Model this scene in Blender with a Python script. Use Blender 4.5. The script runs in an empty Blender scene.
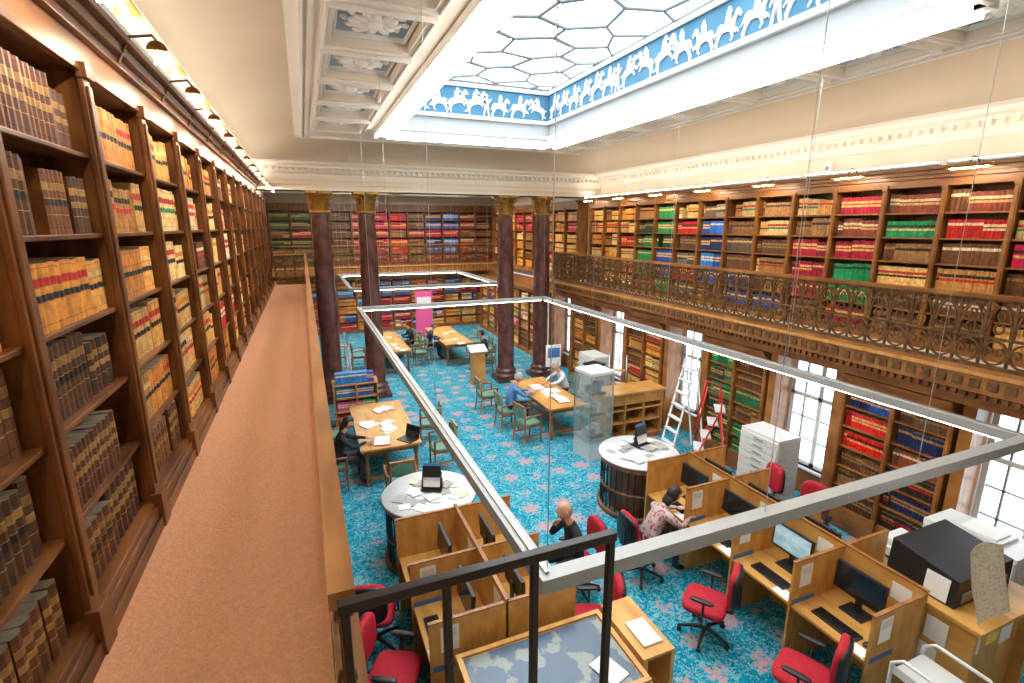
import bpy, math, random
from mathutils import Vector, Matrix, Euler
R=random.Random(7)
scene=bpy.context.scene
COL=scene.collection
# ------------------------------------------------------------------ materials
def nm(name):
    m=bpy.data.materials.new(name); m.use_nodes=True
    nt=m.node_tree; b=nt.nodes['Principled BSDF']
    return m,nt,b
def mat(name,c,rough=.5,metal=0,c2=None,sc=(6,6,6),detail=4,bump=0,emit=0,spec=None,ecol=None,contrast=(.35,.65)):
    m,nt,b=nm(name)
    b.inputs['Base Color'].default_value=(*c,1); b.inputs['Roughness'].default_value=rough
    b.inputs['Metallic'].default_value=metal
    if spec is not None: b.inputs['Specular IOR Level'].default_value=spec
    if c2 is not None or bump:
        tc=nt.nodes.new('ShaderNodeTexCoord'); mp=nt.nodes.new('ShaderNodeMapping')
        mp.inputs['Scale'].default_value=sc
        nz=nt.nodes.new('ShaderNodeTexNoise'); nz.inputs['Scale'].default_value=1; nz.inputs['Detail'].default_value=detail
        nt.links.new(tc.outputs['Object'],mp.inputs[0]); nt.links.new(mp.outputs[0],nz.inputs['Vector'])
        if c2 is not None:
            cr=nt.nodes.new('ShaderNodeValToRGB')
            cr.color_ramp.elements[0].position=contrast[0]; cr.color_ramp.elements[1].position=contrast[1]
            cr.color_ramp.elements[0].color=(*c,1); cr.color_ramp.elements[1].color=(*c2,1)
            nt.links.new(nz.outputs['Fac'],cr.inputs[0]); nt.links.new(cr.outputs[0],b.inputs['Base Color'])
        if bump:
            bp=nt.nodes.new('ShaderNodeBump'); bp.inputs['Strength'].default_value=bump; bp.inputs['Distance'].default_value=.02
            nt.links.new(nz.outputs['Fac'],bp.inputs['Height']); nt.links.new(bp.outputs[0],b.inputs['Normal'])
    if emit:
        b.inputs['Emission Color'].default_value=(*(ecol or c),1); b.inputs['Emission Strength'].default_value=emit
    return m
wood_dark=mat('wood_dark',(.080,.026,.008),.33,c2=(.23,.088,.024),sc=(14,2,3),bump=.05)
wood_mid=mat('wood_mid',(.18,.062,.014),.35,c2=(.35,.145,.036),sc=(12,2,3),bump=.04)
wood_light=mat('wood_light',(.44,.20,.045),.35,c2=(.60,.31,.085),sc=(3,12,3),bump=.02)
wood_oak=mat('wood_oak',(.48,.23,.05),.4,c2=(.64,.35,.095),sc=(10,2,4),bump=.02)
cream=mat('cream_paint',(.72,.62,.47),.7,c2=(.76,.67,.53),sc=(.7,.7,.7))
tanp=mat('tan_paint',(.60,.48,.34),.75,c2=(.64,.52,.38),sc=(.5,.5,.5))
ceilm=mat('ceiling_paint',(.78,.71,.60),.7,c2=(.82,.76,.66),sc=(.6,.6,.6))
whitep=mat('white_plaster',(.85,.83,.79),.6)
wellw=mat('well_plaster',(.44,.46,.46),.8)
reliefm=mat('relief_plaster',(.60,.62,.62),.8)
coffer_blue=mat('coffer_blue',(.26,.36,.44),.7,c2=(.34,.43,.50),sc=(3,3,3))
frieze_blue=mat('frieze_blue',(.045,.165,.27),.8,c2=(.07,.20,.31),sc=(2,2,2))
gold=mat('gilding',(.50,.28,.06),.38,.75,c2=(.30,.15,.03),sc=(20,20,20),bump=.2)
bronze=mat('bronze_iron',(.085,.042,.015),.45,.45,c2=(.20,.105,.038),sc=(15,15,15))
marble=mat('maroon_marble',(.062,.025,.022),.22,c2=(.135,.055,.046),sc=(5,5,3),detail=8)
carpet_tan=mat('gallery_carpet',(.54,.29,.175),.95,c2=(.68,.385,.245),sc=(70,70,70),detail=6,bump=.4,contrast=(.25,.75),spec=.1)
whitemetal=mat('white_metal',(.66,.68,.68),.4,.0)
framemetal=mat('light_frame_metal',(.40,.41,.40),.35,.15)
steel=mat('steel',(.55,.56,.57),.3,.9)
blackmetal=mat('black_metal',(.014,.009,.009),.35,.3)
blackp=mat('black_plastic',(.012,.012,.014),.4)
greyp=mat('grey_plastic',(.30,.30,.29),.5)
redf=mat('red_fabric',(.48,.006,.025),.8,c2=(.36,.005,.018),sc=(40,40,40))
greenl=mat('green_leather',(.08,.22,.16),.45,c2=(.12,.28,.2),sc=(20,20,20))
paper=mat('paper',(.76,.76,.75),.8)
newsp=mat('newspaper',(.66,.60,.47),.8,c2=(.48,.43,.33),sc=(30,5,60),contrast=(.5,.6))
bluep=mat('blue_paper',(.05,.17,.42),.6)
pinkp=mat('pink_banner',(.75,.10,.30),.6)
greenp=mat('green_plastic',(.02,.30,.10),.5)
redp=mat('red_paint',(.60,.03,.02),.4)
yellowp=mat('yellow_card',(.80,.60,.10),.6)
laminate=mat('pale_laminate',(.54,.57,.58),.3,c2=(.62,.64,.64),sc=(20,20,20))
screen_on=mat('screen_on',(.15,.35,.45),.2,c2=(.5,.65,.7),sc=(5,5,9),emit=.25,ecol=(.3,.5,.6))
screen_off=mat('screen_off',(.01,.012,.018),.12)
glow=mat('fluorescent_tube',(1,1,1),.5,emit=9,ecol=(1,.97,.90))
softglow=mat('diffuser_light',(1,1,1),.5,emit=3.2,ecol=(1,.97,.92))
fill_glow=mat('ceiling_fill_glow',(1,1,1),.5,emit=11,ecol=(1,.92,.80))  # glow for the added fill strips above the bookcases
warmglow=mat('warm_lamp',(1,.9,.7),.5,emit=85,ecol=(1,.83,.60))
lead=mat('leading',(.22,.24,.26),.6)
def glassmat():
    m,nt,b=nm('clear_glass'); b.inputs['Base Color'].default_value=(.45,.58,.58,1); b.inputs['Roughness'].default_value=.02
    b.inputs['Alpha'].default_value=.16; return m
glass=glassmat()
def skyglass(name,c,c2,s,sc=1.2):
    m,nt,b=nm(name); tc=nt.nodes.new('ShaderNodeTexCoord'); nz=nt.nodes.new('ShaderNodeTexNoise'); nz.inputs['Scale'].default_value=sc
    cr=nt.nodes.new('ShaderNodeValToRGB'); cr.color_ramp.elements[0].position=.35; cr.color_ramp.elements[1].position=.65
    cr.color_ramp.elements[0].color=(*c,1); cr.color_ramp.elements[1].color=(*c2,1)
    nt.links.new(tc.outputs['Object'],nz.inputs['Vector']); nt.links.new(nz.outputs['Fac'],cr.inputs[0])
    nt.links.new(cr.outputs[0],b.inputs['Emission Color']); b.inputs['Emission Strength'].default_value=s
    b.inputs['Base Color'].default_value=(.8,.85,.9,1); return m
sky_pane=skyglass('skylight_glass',(.74,.88,1),(1,1,1),3.6)
win_pane=skyglass('window_glass',(.62,.80,.92),(1,1,1),2.6,2)
hall_fill_pane=skyglass('hall_fill_glow',(1,.97,.92),(1,.98,.94),4.2)  # glow for the added far hall ceiling panels
def mapmat():
    m,nt,b=nm('map_print'); tc=nt.nodes.new('ShaderNodeTexCoord'); nz=nt.nodes.new('ShaderNodeTexNoise'); nz.inputs['Scale'].default_value=4; nz.inputs['Detail'].default_value=9
    cr=nt.nodes.new('ShaderNodeValToRGB'); e=cr.color_ramp.elements; e[0].position=.545; e[0].color=(.055,.10,.16,1); e[1].position=.57; e[1].color=(.20,.24,.22,1)
    nt.links.new(tc.outputs['Object'],nz.inputs['Vector']); nt.links.new(nz.outputs['Fac'],cr.inputs[0]); nt.links.new(cr.outputs[0],b.inputs['Base Color'])
    b.inputs['Roughness'].default_value=.25; return m
map_m=mapmat()
def carpetmat():
    m,nt,b=nm('patterned_carpet'); N=nt.nodes.new; L=nt.links.new
    tc=N('ShaderNodeTexCoord')
    def noise(s,d=3,dist=0):
        n=N('ShaderNodeTexNoise'); n.inputs['Scale'].default_value=s; n.inputs['Detail'].default_value=d; n.inputs['Distortion'].default_value=dist
        L(tc.outputs['Object'],n.inputs['Vector']); return n.outputs['Fac']
    def math_(op,a,bb,cl=False):
        n=N('ShaderNodeMath'); n.operation=op; n.use_clamp=cl
        for i,x in enumerate((a,bb)):
            if isinstance(x,(int,float)): n.inputs[i].default_value=x
            else: L(x,n.inputs[i])
        return n.outputs[0]
    def mix(f,a,bb):
        n=N('ShaderNodeMix'); n.data_type='RGBA'; L(f,n.inputs[0])
        for i,x in ((6,a),(7,bb)):
            if isinstance(x,tuple): n.inputs[i].default_value=(*x,1)
            else: L(x,n.inputs[i])
        return n.outputs[2]
    def band(x,lo,hi,s=.02):
        r=N('ShaderNodeValToRGB'); e=r.color_ramp.elements; e[0].position=lo-s; e[0].color=(0,0,0,1); e[1].position=lo; e[1].color=(1,1,1,1)
        k=e.new(hi); k.color=(1,1,1,1); k=e.new(hi+s); k.color=(0,0,0,1); L(x,r.inputs[0]); return r.outputs[0]
    v=N('ShaderNodeTexVoronoi'); v.inputs['Scale'].default_value=1.9; v.inputs['Randomness'].default_value=.32; L(tc.outputs['Object'],v.inputs['Vector'])
    d=math_('ADD',v.outputs['Distance'],math_('MULTIPLY',math_('SUBTRACT',noise(15,3),.5),1.05))
    base=mix(noise(2.2,4,1.0),(.0,.20,.31),(.008,.31,.43))
    w=band(noise(6.0,3,2.4),.50,.555,.025)
    c1=mix(math_('MULTIPLY',w,.62),base,(.28,.56,.62))
    w2=band(noise(8.5,3,2.8),.40,.44)
    c2=mix(math_('MULTIPLY',w2,.85),c1,(.0,.08,.17))
    cor=math_('LESS_THAN',d,.24)
    inner=band(noise(30,2,1.5),.46,.60)
    halo=math_('LESS_THAN',d,.31)
    c3=mix(math_('MULTIPLY',halo,.30),c2,(.24,.50,.57))
    corc=mix(inner,(.22,.27,.33),(.63,.25,.24))
    c4=mix(math_('MULTIPLY',cor,.86),c3,corc)
    L(c4,b.inputs['Base Color']); b.inputs['Roughness'].default_value=.95; b.inputs['Specular IOR Level'].default_value=.1
    return m
floor_m=carpetmat()
def bookmat():
    m,nt,b=nm('book_binding'); N=nt.nodes.new; L=nt.links.new
    a=N('ShaderNodeAttribute'); a.attribute_name='Col'
    tc=N('ShaderNodeTexCoord'); n=N('ShaderNodeTexNoise'); n.inputs['Scale'].default_value=18; n.inputs['Detail'].default_value=5
    L(tc.outputs['Object'],n.inputs['Vector'])
    r=N('ShaderNodeValToRGB'); r.color_ramp.elements[0].position=.3; r.color_ramp.elements[0].color=(.68,.62,.55,1); r.color_ramp.elements[1].position=.62; r.color_ramp.elements[1].color=(1.15,1.15,1.15,1)
    L(n.outputs['Fac'],r.inputs[0])
    x=N('ShaderNodeMix'); x.data_type='RGBA'; x.blend_type='MULTIPLY'; x.inputs[0].default_value=1
    L(a.outputs['Color'],x.inputs[6]); L(r.outputs[0],x.inputs[7]); L(x.outputs[2],b.inputs['Base Color'])
    b.inputs['Roughness'].default_value=.45; return m
book_m=bookmat()
def floral():
    m,nt,b=nm('floral_cloth'); tc=nt.nodes.new('ShaderNodeTexCoord'); v=nt.nodes.new('ShaderNodeTexVoronoi'); v.inputs['Scale'].default_value=20
    cr=nt.nodes.new('ShaderNodeValToRGB'); e=cr.color_ramp.elements; e[0].position=.3; e[0].color=(.45,.06,.10,1); e[1].position=.45; e[1].color=(.45,.40,.38,1)
    nt.links.new(tc.outputs['Object'],v.inputs['Vector']); nt.links.new(v.outputs['Distance'],cr.inputs[0]); nt.links.new(cr.outputs[0],b.inputs['Base Color']); return m
floral_m=floral()
# ------------------------------------------------------------------ mesh builder
def spw(x,e): return math.copysign(abs(x)**e,x)
class MB:
    def __init__(s,M=None): s.v=[];s.f=[];s.mi=[];s.sm=[];s.mats=[];s.M=M or Matrix()
    def add(s,vs,fs,m,smooth=False):
        if m not in s.mats: s.mats.append(m)
        k=s.mats.index(m); o=len(s.v); M=s.M
        s.v.extend([tuple(M@Vector(p)) for p in vs])
        for f in fs: s.f.append([i+o for i in f]); s.mi.append(k); s.sm.append(smooth)
    def box(s,x0,y0,z0,x1,y1,z1,m):
        s.add([(x0,y0,z0),(x1,y0,z0),(x1,y1,z0),(x0,y1,z0),(x0,y0,z1),(x1,y0,z1),(x1,y1,z1),(x0,y1,z1)],
              [(3,2,1,0),(4,5,6,7),(0,1,5,4),(1,2,6,5),(2,3,7,6),(3,0,4,7)],m)
    def rbox(s,c,sz,m,rot=(0,0,0)):
        E=Matrix.Translation(c)@Euler(rot).to_matrix().to_4x4(); old=s.M; s.M=old@E
        a,b,d=[q/2 for q in sz]; s.box(-a,-b,-d,a,b,d,m); s.M=old
    def cyl(s,p0,p1,r0,m,r1=None,seg=10,caps=True):
        p0=Vector(p0);p1=Vector(p1); r1=r0 if r1 is None else r1
        t=(p1-p0).normalized(); ref=Vector((0,0,1)) if abs(t.z)<.9 else Vector((1,0,0))
        a=t.cross(ref).normalized(); b=t.cross(a)
        vs=[]
        for p,r in ((p0,r0),(p1,r1)):
            for i in range(seg):
                q=2*math.pi*i/seg; vs.append(p+a*math.cos(q)*r+b*math.sin(q)*r)
        s.add(vs,[(i,(i+1)%seg,seg+(i+1)%seg,seg+i) for i in range(seg)],m,True)
        if caps:
            s.add(vs[:seg],[list(range(seg))],m); s.add(vs[seg:],[list(range(seg))],m)
    def tube(s,pts,r,m,seg=4,ref=None,closed=False):
        pts=[Vector(p) for p in pts]; n=len(pts); vs=[]
        for i,p in enumerate(pts):
            if closed: t=pts[(i+1)%n]-pts[i-1]
            else: t=pts[min(i+1,n-1)]-pts[max(i-1,0)]
            t.normalize()
            rf=Vector(ref) if ref else (Vector((0,0,1)) if abs(t.z)<.9 else Vector((1,0,0)))
            a=t.cross(rf).normalized(); b=t.cross(a)
            rr=r[i] if isinstance(r,(list,tuple)) else r
            for k in range(seg):
                q=2*math.pi*(k+.5)/seg; vs.append(p+a*math.cos(q)*rr+b*math.sin(q)*rr)
        fs=[]
        for i in range(n if closed else n-1):
            j=(i+1)%n
            for k in range(seg):
                l=(k+1)%seg; fs.append((i*seg+k,i*seg+l,j*seg+l,j*seg+k))
        if not closed: fs+= [tuple(range(seg)),tuple((n-1)*seg+k for k in range(seg))]
        s.add(vs,fs,m,seg>4)
    def lathe(s,prof,c,m,seg=24,smooth=True):
        vs=[];n=len(prof)
        for r,z in prof:
            for i in range(seg):
                q=2*math.pi*i/seg; vs.append((c[0]+r*math.cos(q),c[1]+r*math.sin(q),c[2]+z))
        s.add(vs,[(j*seg+i,j*seg+(i+1)%seg,(j+1)*seg+(i+1)%seg,(j+1)*seg+i) for j in range(n-1) for i in range(seg)],m,smooth)
    def ell(s,c,r,m,e=1,seg=12,ring=8,rot=None,keep=None,warp=None):
        vs=[];c=Vector(c)
        for j in range(ring+1):
            ph=-math.pi/2+math.pi*j/ring
            for i in range(seg):
                th=2*math.pi*i/seg
                p=Vector((r[0]*spw(math.cos(ph),e)*spw(math.cos(th),e),r[1]*spw(math.cos(ph),e)*spw(math.sin(th),e),r[2]*spw(math.sin(ph),e)))
                if warp: p=warp(p)
                if rot: p=rot@p
                vs.append(c+p)
        fs=[]
        for j in range(ring):
            for i in range(seg):
                f=(j*seg+i,j*seg+(i+1)%seg,(j+1)*seg+(i+1)%seg,(j+1)*seg+i)
                if keep is None or keep(sum(((vs[k]-c) for k in f),Vector())/4): fs.append(f)
        s.add(vs,fs,m,True)
    def mesh(s,name):
        me=bpy.data.meshes.new(name); me.from_pydata(s.v,[],s.f)
        for m in s.mats: me.materials.append(m)
        me.polygons.foreach_set('material_index',s.mi); me.polygons.foreach_set('use_smooth',s.sm); me.update(); return me
    def obj(s,name,parent=None,bevel=0,loc=None,rz=0):
        return mk(name,s.mesh(name),parent,bevel,loc,rz)
def mk(name,me,parent=None,bevel=0,loc=None,rz=0):
    o=bpy.data.objects.new(name,me); COL.objects.link(o)
    if parent: o.parent=parent
    if loc: o.location=loc
    o.rotation_euler[2]=rz
    if bevel:
        b=o.modifiers.new('bevel','BEVEL'); b.width=bevel; b.segments=2; b.limit_method='ANGLE'
    return o
CACHE={}
def place(name,fn,loc,rz=0,bevel=0,key=None):
    k=key or name
    if k not in CACHE:
        mb=MB(); fn(mb); CACHE[k]=mb.mesh(name)
    return mk(name,CACHE[k],None,bevel,loc,rz)
# ------------------------------------------------------------------ books
T1=(.64,.34,.085);T2=(.74,.45,.14);T3=(.48,.23,.055);T4=(.78,.54,.22)
RD=(.52,.015,.012);BK=(.02,.015,.012);GR=(.01,.24,.07);BL=(.015,.09,.42);CR=(.42,.008,.04);BR=(.16,.058,.017);DB=(.080,.032,.013)
CM=(.78,.64,.40);OR=(.70,.22,.02);NV=(.012,.025,.11);DG=(.01,.085,.03);GY=(.25,.22,.18);PK=(.6,.1,.25);GO=(.34,.20,.06)
PAL={
 'tan':[(T1,RD,BK),(T2,RD,BK),(T3,BK,RD),(T2,OR,BK),(T4,RD,GR)],
 'cream':[(T4,RD,BK),(CM,RD,RD),(T2,RD,BK),(T4,BK,RD),(T1,CM,RD)],
 'gold':[(T4,RD,BK),(T2,OR,RD),(T4,OR,BK),(T2,RD,BK)],
 'orange':[((.68,.29,.045),RD,BK),((.60,.24,.04),OR,BK),((.72,.36,.08),T4,BK)],
 'brown':[(BR,GO,BK),((.27,.11,.03),DB,GO),((.12,.045,.018),GO,GO),((.34,.17,.055),BK,GO)],
 'dark':[(DB,GO,GO),((.10,.045,.018),GO,BK),((.12,.06,.025),BK,GO),(BR,GO,BK)],
 'black':[(BK,T3,RD),(NV,T3,T3),(BK,RD,RD)],
 'redtan':[(T4,RD,RD),(RD,CM,CM),(T2,RD,RD),(BR,CM,RD)],
 'redlab':[((.30,.06,.03),CM,T2),((.38,.03,.03),T4,CM),(BR,CM,CM)],
 'crimson':[(CR,T2,T2),((.52,.01,.06),BK,T2),((.34,.008,.03),T2,T2)],
 'red':[((.68,.01,.01),BK,T2),((.58,.015,.015),T2,T2)],
 'green':[(GR,T2,T2),((.01,.30,.10),BK,T2),(DG,T2,T2)],
 'blue':[(BL,T2,T2),((.02,.15,.58),CM,BK),(NV,T2,T2)],
 'lblue':[((.03,.22,.62),CM,CM),(BL,T2,T2)],
 'grey':[(GY,T2,BK),((.15,.10,.07),T2,T2)],
 'dgreen':[(DG,T3,T3),((.02,.05,.03),T3,T3),((.02,.12,.05),T3,T3)],
 'mix':[(BL,CM,CM),(OR,CM,BK),(GR,CM,CM),(CR,CM,CM),(CM,BK,RD),(PK,CM,CM),(T1,BK,BK)],
}
class BB:
    def __init__(s): s.v=[];s.f=[];s.c=[]
    def book(s,T,u,w,z,bw,bh,bd,base,stops,n,lean=0):
        o=len(s.v); zs=[0]+[q[0] for q in stops]
        for zf in zs:
            for i in range(n+1):
                x=bw*i/n; y=(.012*math.sin(math.pi*i/n) if n>1 else 0)
                s.v.append(T(u+x+lean*zf*bh,w+y,z+zf*bh))
        k=n+1
        for j in range(len(stops)):
            for i in range(n):
                s.f.append((o+j*k+i,o+j*k+i+1,o+(j+1)*k+i+1,o+(j+1)*k+i)); s.c.append(stops[j][1])
        top=len(zs)-1; b=len(s.v)
        s.v+= [T(u,w-bd,z),T(u+bw,w-bd,z),T(u+bw+lean*bh,w-bd,z+bh),T(u+lean*bh,w-bd,z+bh)]
        s.f.append((o,o+top*k,b+3,b)); s.c.append(base)
        s.f.append((o+n,b+1,b+2,o+top*k+n)); s.c.append(base)
        s.f.append(tuple([o+top*k+i for i in range(k)]+[b+2,b+3])); s.c.append((.35,.28,.19) if n>1 else base)
    def obj(s,name,parent):
        me=bpy.data.meshes.new(name); me.from_pydata(s.v,[],s.f); me.materials.append(book_m)
        ca=me.color_attributes.new('Col','FLOAT_COLOR','CORNER'); arr=[]
        for f,c in zip(s.f,s.c): arr.extend([c[0],c[1],c[2],1.0]*len(f))
        ca.data.foreach_set('color',arr); me.update()
        return mk(name,me,parent)
def vary(c,a=.25):
    k=1+R.uniform(-a,a); return (c[0]*k,c[1]*k,c[2]*k)
def fill(B,T,u0,u1,z,hmax,pal,n,th=.05,fillp=.96,near=False):
    u=u0+.008
    while u<u1-.03:
        base,l1,l2=R.choice(PAL[pal]); base=vary(base,.25); cnt=R.randint(5,14); h=hmax*R.uniform(.72,.92); t=th*R.uniform(.75,1.25); d=R.uniform(.0,.03)
        st=R.random()
        for _ in range(cnt):
            bw=t*R.uniform(.85,1.15)
            if u+bw>u1-.008: u=u1; break
            b=vary(base,.16); hh=h*R.uniform(.985,1.01)
            if near:
                g=(b[0]*.45,b[1]*.4,b[2]*.35); y=(.50,.31,.08)
                stops=[(.1,b),(.112,g),(.30,b),(.312,y),(.44,b),(.455,g),(.47,l2),(.55,l2),(.562,y),(.66,b),(.675,g),(.68,l1),(.79,l1),(.80,y),(.93,b),(.942,g),(1,b)]
            elif st<.75: stops=[(.42,b),(.54,l2),(.62,b),(.76,l1),(1,b)]
            else: stops=[(.68,b),(.82,l1),(1,b)]
            B.book(T,u,-.035-d-R.uniform(0,.006),z,bw-.003,hh,.19,b,stops,n)
            u+=bw
        if R.random()>fillp:
            g=R.uniform(.05,.16)
            if u+g+.05<u1-.03:
                b=vary(base); B.book(T,u+.01,-.05,z,t*.8,h*.97,.17,b,[(.42,b),(.54,l2),(1,b)],1,lean=.0)
            u+=g+.05
def bookcase(name,O,U,N,widths,zf,zp,zo,zt,rows,depth,palf,n=1,th=.05,wood=wood_mid,fp=.95,near_bays=(),upw=.06):
    M=Matrix(((U[0],N[0],0,O[0]),(U[1],N[1],0,O[1]),(0,0,1,0),(0,0,0,1)))
    e=bpy.data.objects.new(name,None); COL.objects.link(e)
    mb=MB(M); L=sum(widths)
    def T(u,w,z): return (O[0]+u*U[0]+w*N[0],O[1]+u*U[1]+w*N[1],z)
    mb.box(0,-depth,zf,L,-depth+.02,zt,wood_dark)
    mb.box(0,-depth+.02,zf,L,.03,zp-.03,wood); mb.box(0,-depth+.02,zp-.03,L,.015,zp,wood); mb.box(0,.03,zf,L,.045,zf+.07,wood)
    mb.box(0,-depth+.02,zo,L,0.0,zt-.02,wood); mb.box(0,0,zo,L,.02,zo+.03,wood)
    mb.box(0,0,zt-.15,L,.04,zt-.10,wood); mb.box(0,0,zt-.10,L,.08,zt-.04,wood); mb.box(0,-depth,zt-.04,L,.12,zt,wood)
    B=BB(); u=0; ph=(zo-zp)/rows
    for k,w in enumerate(widths+[0]):
        mb.box(u-upw*.3,-depth+.02,zp,u+upw*.3,0,zo,wood)
        mb.box(u-upw/2,0,zp-.02,u+upw/2,.025,zo+.02,wood)
        mb.box(u-upw*.28,.025,zp+.1,u+upw*.28,.037,zo-.06,wood)
        mb.box(u-upw*.7,0,zf,u+upw*.7,.055,zp+.05,wood); mb.box(u-upw*.62,0,zo-.03,u+upw*.62,.045,zo+.04,wood)
        if w==0: break
        a=u+upw*.3; b=u+w-upw*.3
        for r in range(rows):
            z=zp+r*ph
            if r: mb.box(a,-depth+.02,z-.022,b,-.008,z,wood)
            nr=k in near_bays
            fill(B,T,a,b,z,ph-.03,palf(k,r),3 if nr else n,th,fp,nr)
        u+=w
    mb.obj('carcass',e,.004 if near_bays else 0); B.obj('books',e); return e
# ================================================================== ROOM SHELL
XL,XR=-1.32,8.5
ZF=2.96
mb=MB(); mb.box(XL-.2,-1.3,-.1,8.4,23.6,0,floor_m); mb.obj('floor')
mb=MB(); mb.box(XL-.2,-1.2,0,XL,23.6,6.2,cream); mb.obj('wall_left')
mb=MB(); mb.box(XR,-1.2,2.7,XR+.2,23.6,6.2,cream); mb.obj('wall_right')
mb=MB(); mb.box(XL-.2,23.4,0,XR+.2,23.6,6.2,cream); mb.obj('wall_far')
mb=MB(); mb.box(XL-.2,-1.3,0,XR+.2,-1.1,6.3,cream); mb.obj('wall_near')
winY=[(-.8,.45),(2.05,3.3),(4.9,6.15),(7.75,9.0),(10.6,11.85),(13.45,14.7)]
mb=MB(); y=-1.1
for a,b in winY:
    mb.box(7.9,y,0,8.12,a,2.75,wood_mid); mb.box(7.9,a,0,8.12,b,.5,wood_mid); mb.box(7.9,a,2.42,8.12,b,2.75,wood_mid)
    mb.box(7.55,a-.02,0,7.92,a+.06,2.6,wood_mid); mb.box(7.55,b-.06,0,7.92,b+.02,2.6,wood_mid)
    mb.box(7.5,a-.04,0,7.56,a+.1,2.6,wood_mid); mb.box(7.5,b-.1,0,7.56,b+.04,2.6,wood_mid)
    y=b
mb.box(7.9,y,0,8.12,23.5,2.75,wood_mid); mb.obj('wall_right_lower')
for i,(a,b) in enumerate(winY):
    mb=MB(); a+=.06;b-=.06; m=(a+b)/2
    mb.box(8.05,a,.5,8.06,b,2.42,win_pane)
    for yy in (a,m-.04,b-.07): mb.box(7.98,yy,.5,8.05,yy+.07+(.01 if yy==m-.04 else 0),2.42,whitemetal)
    for zz in (.5,1.72,2.35): mb.box(7.98,a,zz,8.05,b,zz+.07,whitemetal)
    for yy in (a+.3,m+.3): mb.box(8.0,yy,.5,8.04,yy+.025,2.42,lead)
    for zz in (.95,1.35,2.02): mb.box(8.0,a,zz,8.04,b,zz+.02,lead)
    mb.box(7.86,a,.46,8.0,b,.5,whitemetal)
    mb.obj('window_%d'%(i+1))
mb=MB(); mb.box(XL,-1.1,2.72,.05,16.5,2.95,cream)
mb.box(.05,1.0,2.66,.075,16.5,2.98,wood_mid); mb.box(.045,1.0,2.98,.085,16.5,3.01,wood_mid); mb.box(XL,-1.1,2.72,.7,1.0,2.955,cream)
for i in range(62): mb.box(.075,1.1+i*.25,2.76,.085,1.2+i*.25,2.90,bronze)
mb.obj('gallery_floor_left')
mb=MB(); mb.box(-.90,-1.0,2.955,-.03,16.4,2.965,carpet_tan); mb.obj('gallery_carpet_runner')
mb=MB(); mb.box(7.24,-1.1,2.72,XR,14.2,2.96,cream); mb.box(7.14,-1.1,2.76,7.24,14.2,3.0,wood_mid); mb.box(7.10,-1.1,2.97,7.26,14.2,3.01,wood_light)
mb.box(7.2,-1.1,2.66,7.35,14.2,2.77,wood_mid); mb.box(7.3,-1.1,2.54,7.5,14.2,2.66,wood_mid); mb.box(7.35,-1.1,2.60,7.95,14.2,2.72,wood_mid)
for i in range(88): mb.box(7.12,-1.0+i*.17,2.82,7.14,-.9+i*.17,2.92,bronze)
for i in range(150): mb.box(7.15,-1.0+i*.1,2.69,7.2,-.95+i*.1,2.75,wood_dark)
mb.obj('gallery_floor_right')
mb=MB(); mb.box(XL,22.1,2.72,XR,23.4,2.96,cream); mb.box(XL,22.02,2.68,XR,22.1,3.0,wood_mid); mb.box(XL,21.98,2.98,XR,22.14,3.02,wood_light); mb.obj('gallery_floor_far')
mb=MB(); mb.box(XL,13.65,5.52,XR,14.25,6.25,cream)
for z,d in ((5.52,.03),(5.66,.045),(5.78,.03)): mb.box(XL,13.65-d,z,XR,14.25+d,z+.05,ceilm)
mb.obj('trim_entablature')
mb=MB(); mb.box(XL,14.2,6.05,XR,23.5,6.2,ceilm)
for x in (0.2,3.5,6.8): mb.box(x,14.3,5.93,x+.35,23.4,6.05,ceilm)
for y in (15.2,21.6): mb.box(XL,y,5.93,XR,y+.35,6.05,ceilm)
mb.obj('ceiling_far')
mb=MB()
for x0,x1 in ((.75,3.3),(4.05,6.6)):
    mb.box(x0,15.8,6.02,x1,21.3,6.045,hall_fill_pane)
    for k in range(7): mb.box(x0,15.8+k*.9,5.98,x1,15.85+k*.9,6.02,whitemetal)
mb.obj('hall_fill_panels')  # unseen glowing ceiling panels, added to light the far hall
prof=[(0,5.80),(.05,5.82),(.05,5.90),(.12,5.93),(.12,6.0),(.26,6.03),(.26,6.08),(.36,6.12),(.38,6.17)]
cove=[(.38+.95*(1-math.cos(t)),6.17+.45*math.sin(t)) for t in [math.pi/2*i/10 for i in range(11)]]
def loft(name,pr,m,smooth):
    mb=MB(); vs=[]
    for o,z in pr:
        oy=o*.68; vs+=[(XL+o,-1.1+oy,z),(XR-o,-1.1+oy,z),(XR-o,13.65-oy,z),(XL+o,13.65-oy,z)]
    mb.add(vs,[(j*4+i,j*4+(i+1)%4,(j+1)*4+(i+1)%4,(j+1)*4+i) for j in range(len(pr)-1) for i in range(4)],m,smooth); return mb
mb=loft('',prof,ceilm,False)
for i in range(105):
    y=-1.0+i*.14; mb.box(XR-.20,y,5.94,XR-.11,y+.07,6.02,ceilm); mb.box(XL+.11,y,5.94,XL+.20,y+.07,6.02,ceilm)
for i in range(69):
    x=XL+.15+i*.14; mb.box(x,13.65-.15,5.94,x+.07,13.65-.07,6.02,ceilm)
mb.obj('trim_cornice')
mb=loft('',cove,tanp,True); mb.obj('trim_cove')
ZC=6.62
cx0,cx1=XL+1.33,XR-1.33; cy0,cy1=-1.1+.9,13.65-.9
HX0,HX1,HY0,HY1=1.72,5.56,3.0,11.3
coffY=[3.2+1.325*i for i in range(-2,7)]
holes=[(HX0,HX1,HY0,HY1)]
for y in coffY:
    holes.append((.45,1.30,y-.5,y+.5)); holes.append((5.95,6.80,y-.5,y+.5))
for i in range(3):
    xx=2.0+i*1.25; holes.append((xx,xx+1.0,11.75,12.4))
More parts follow.
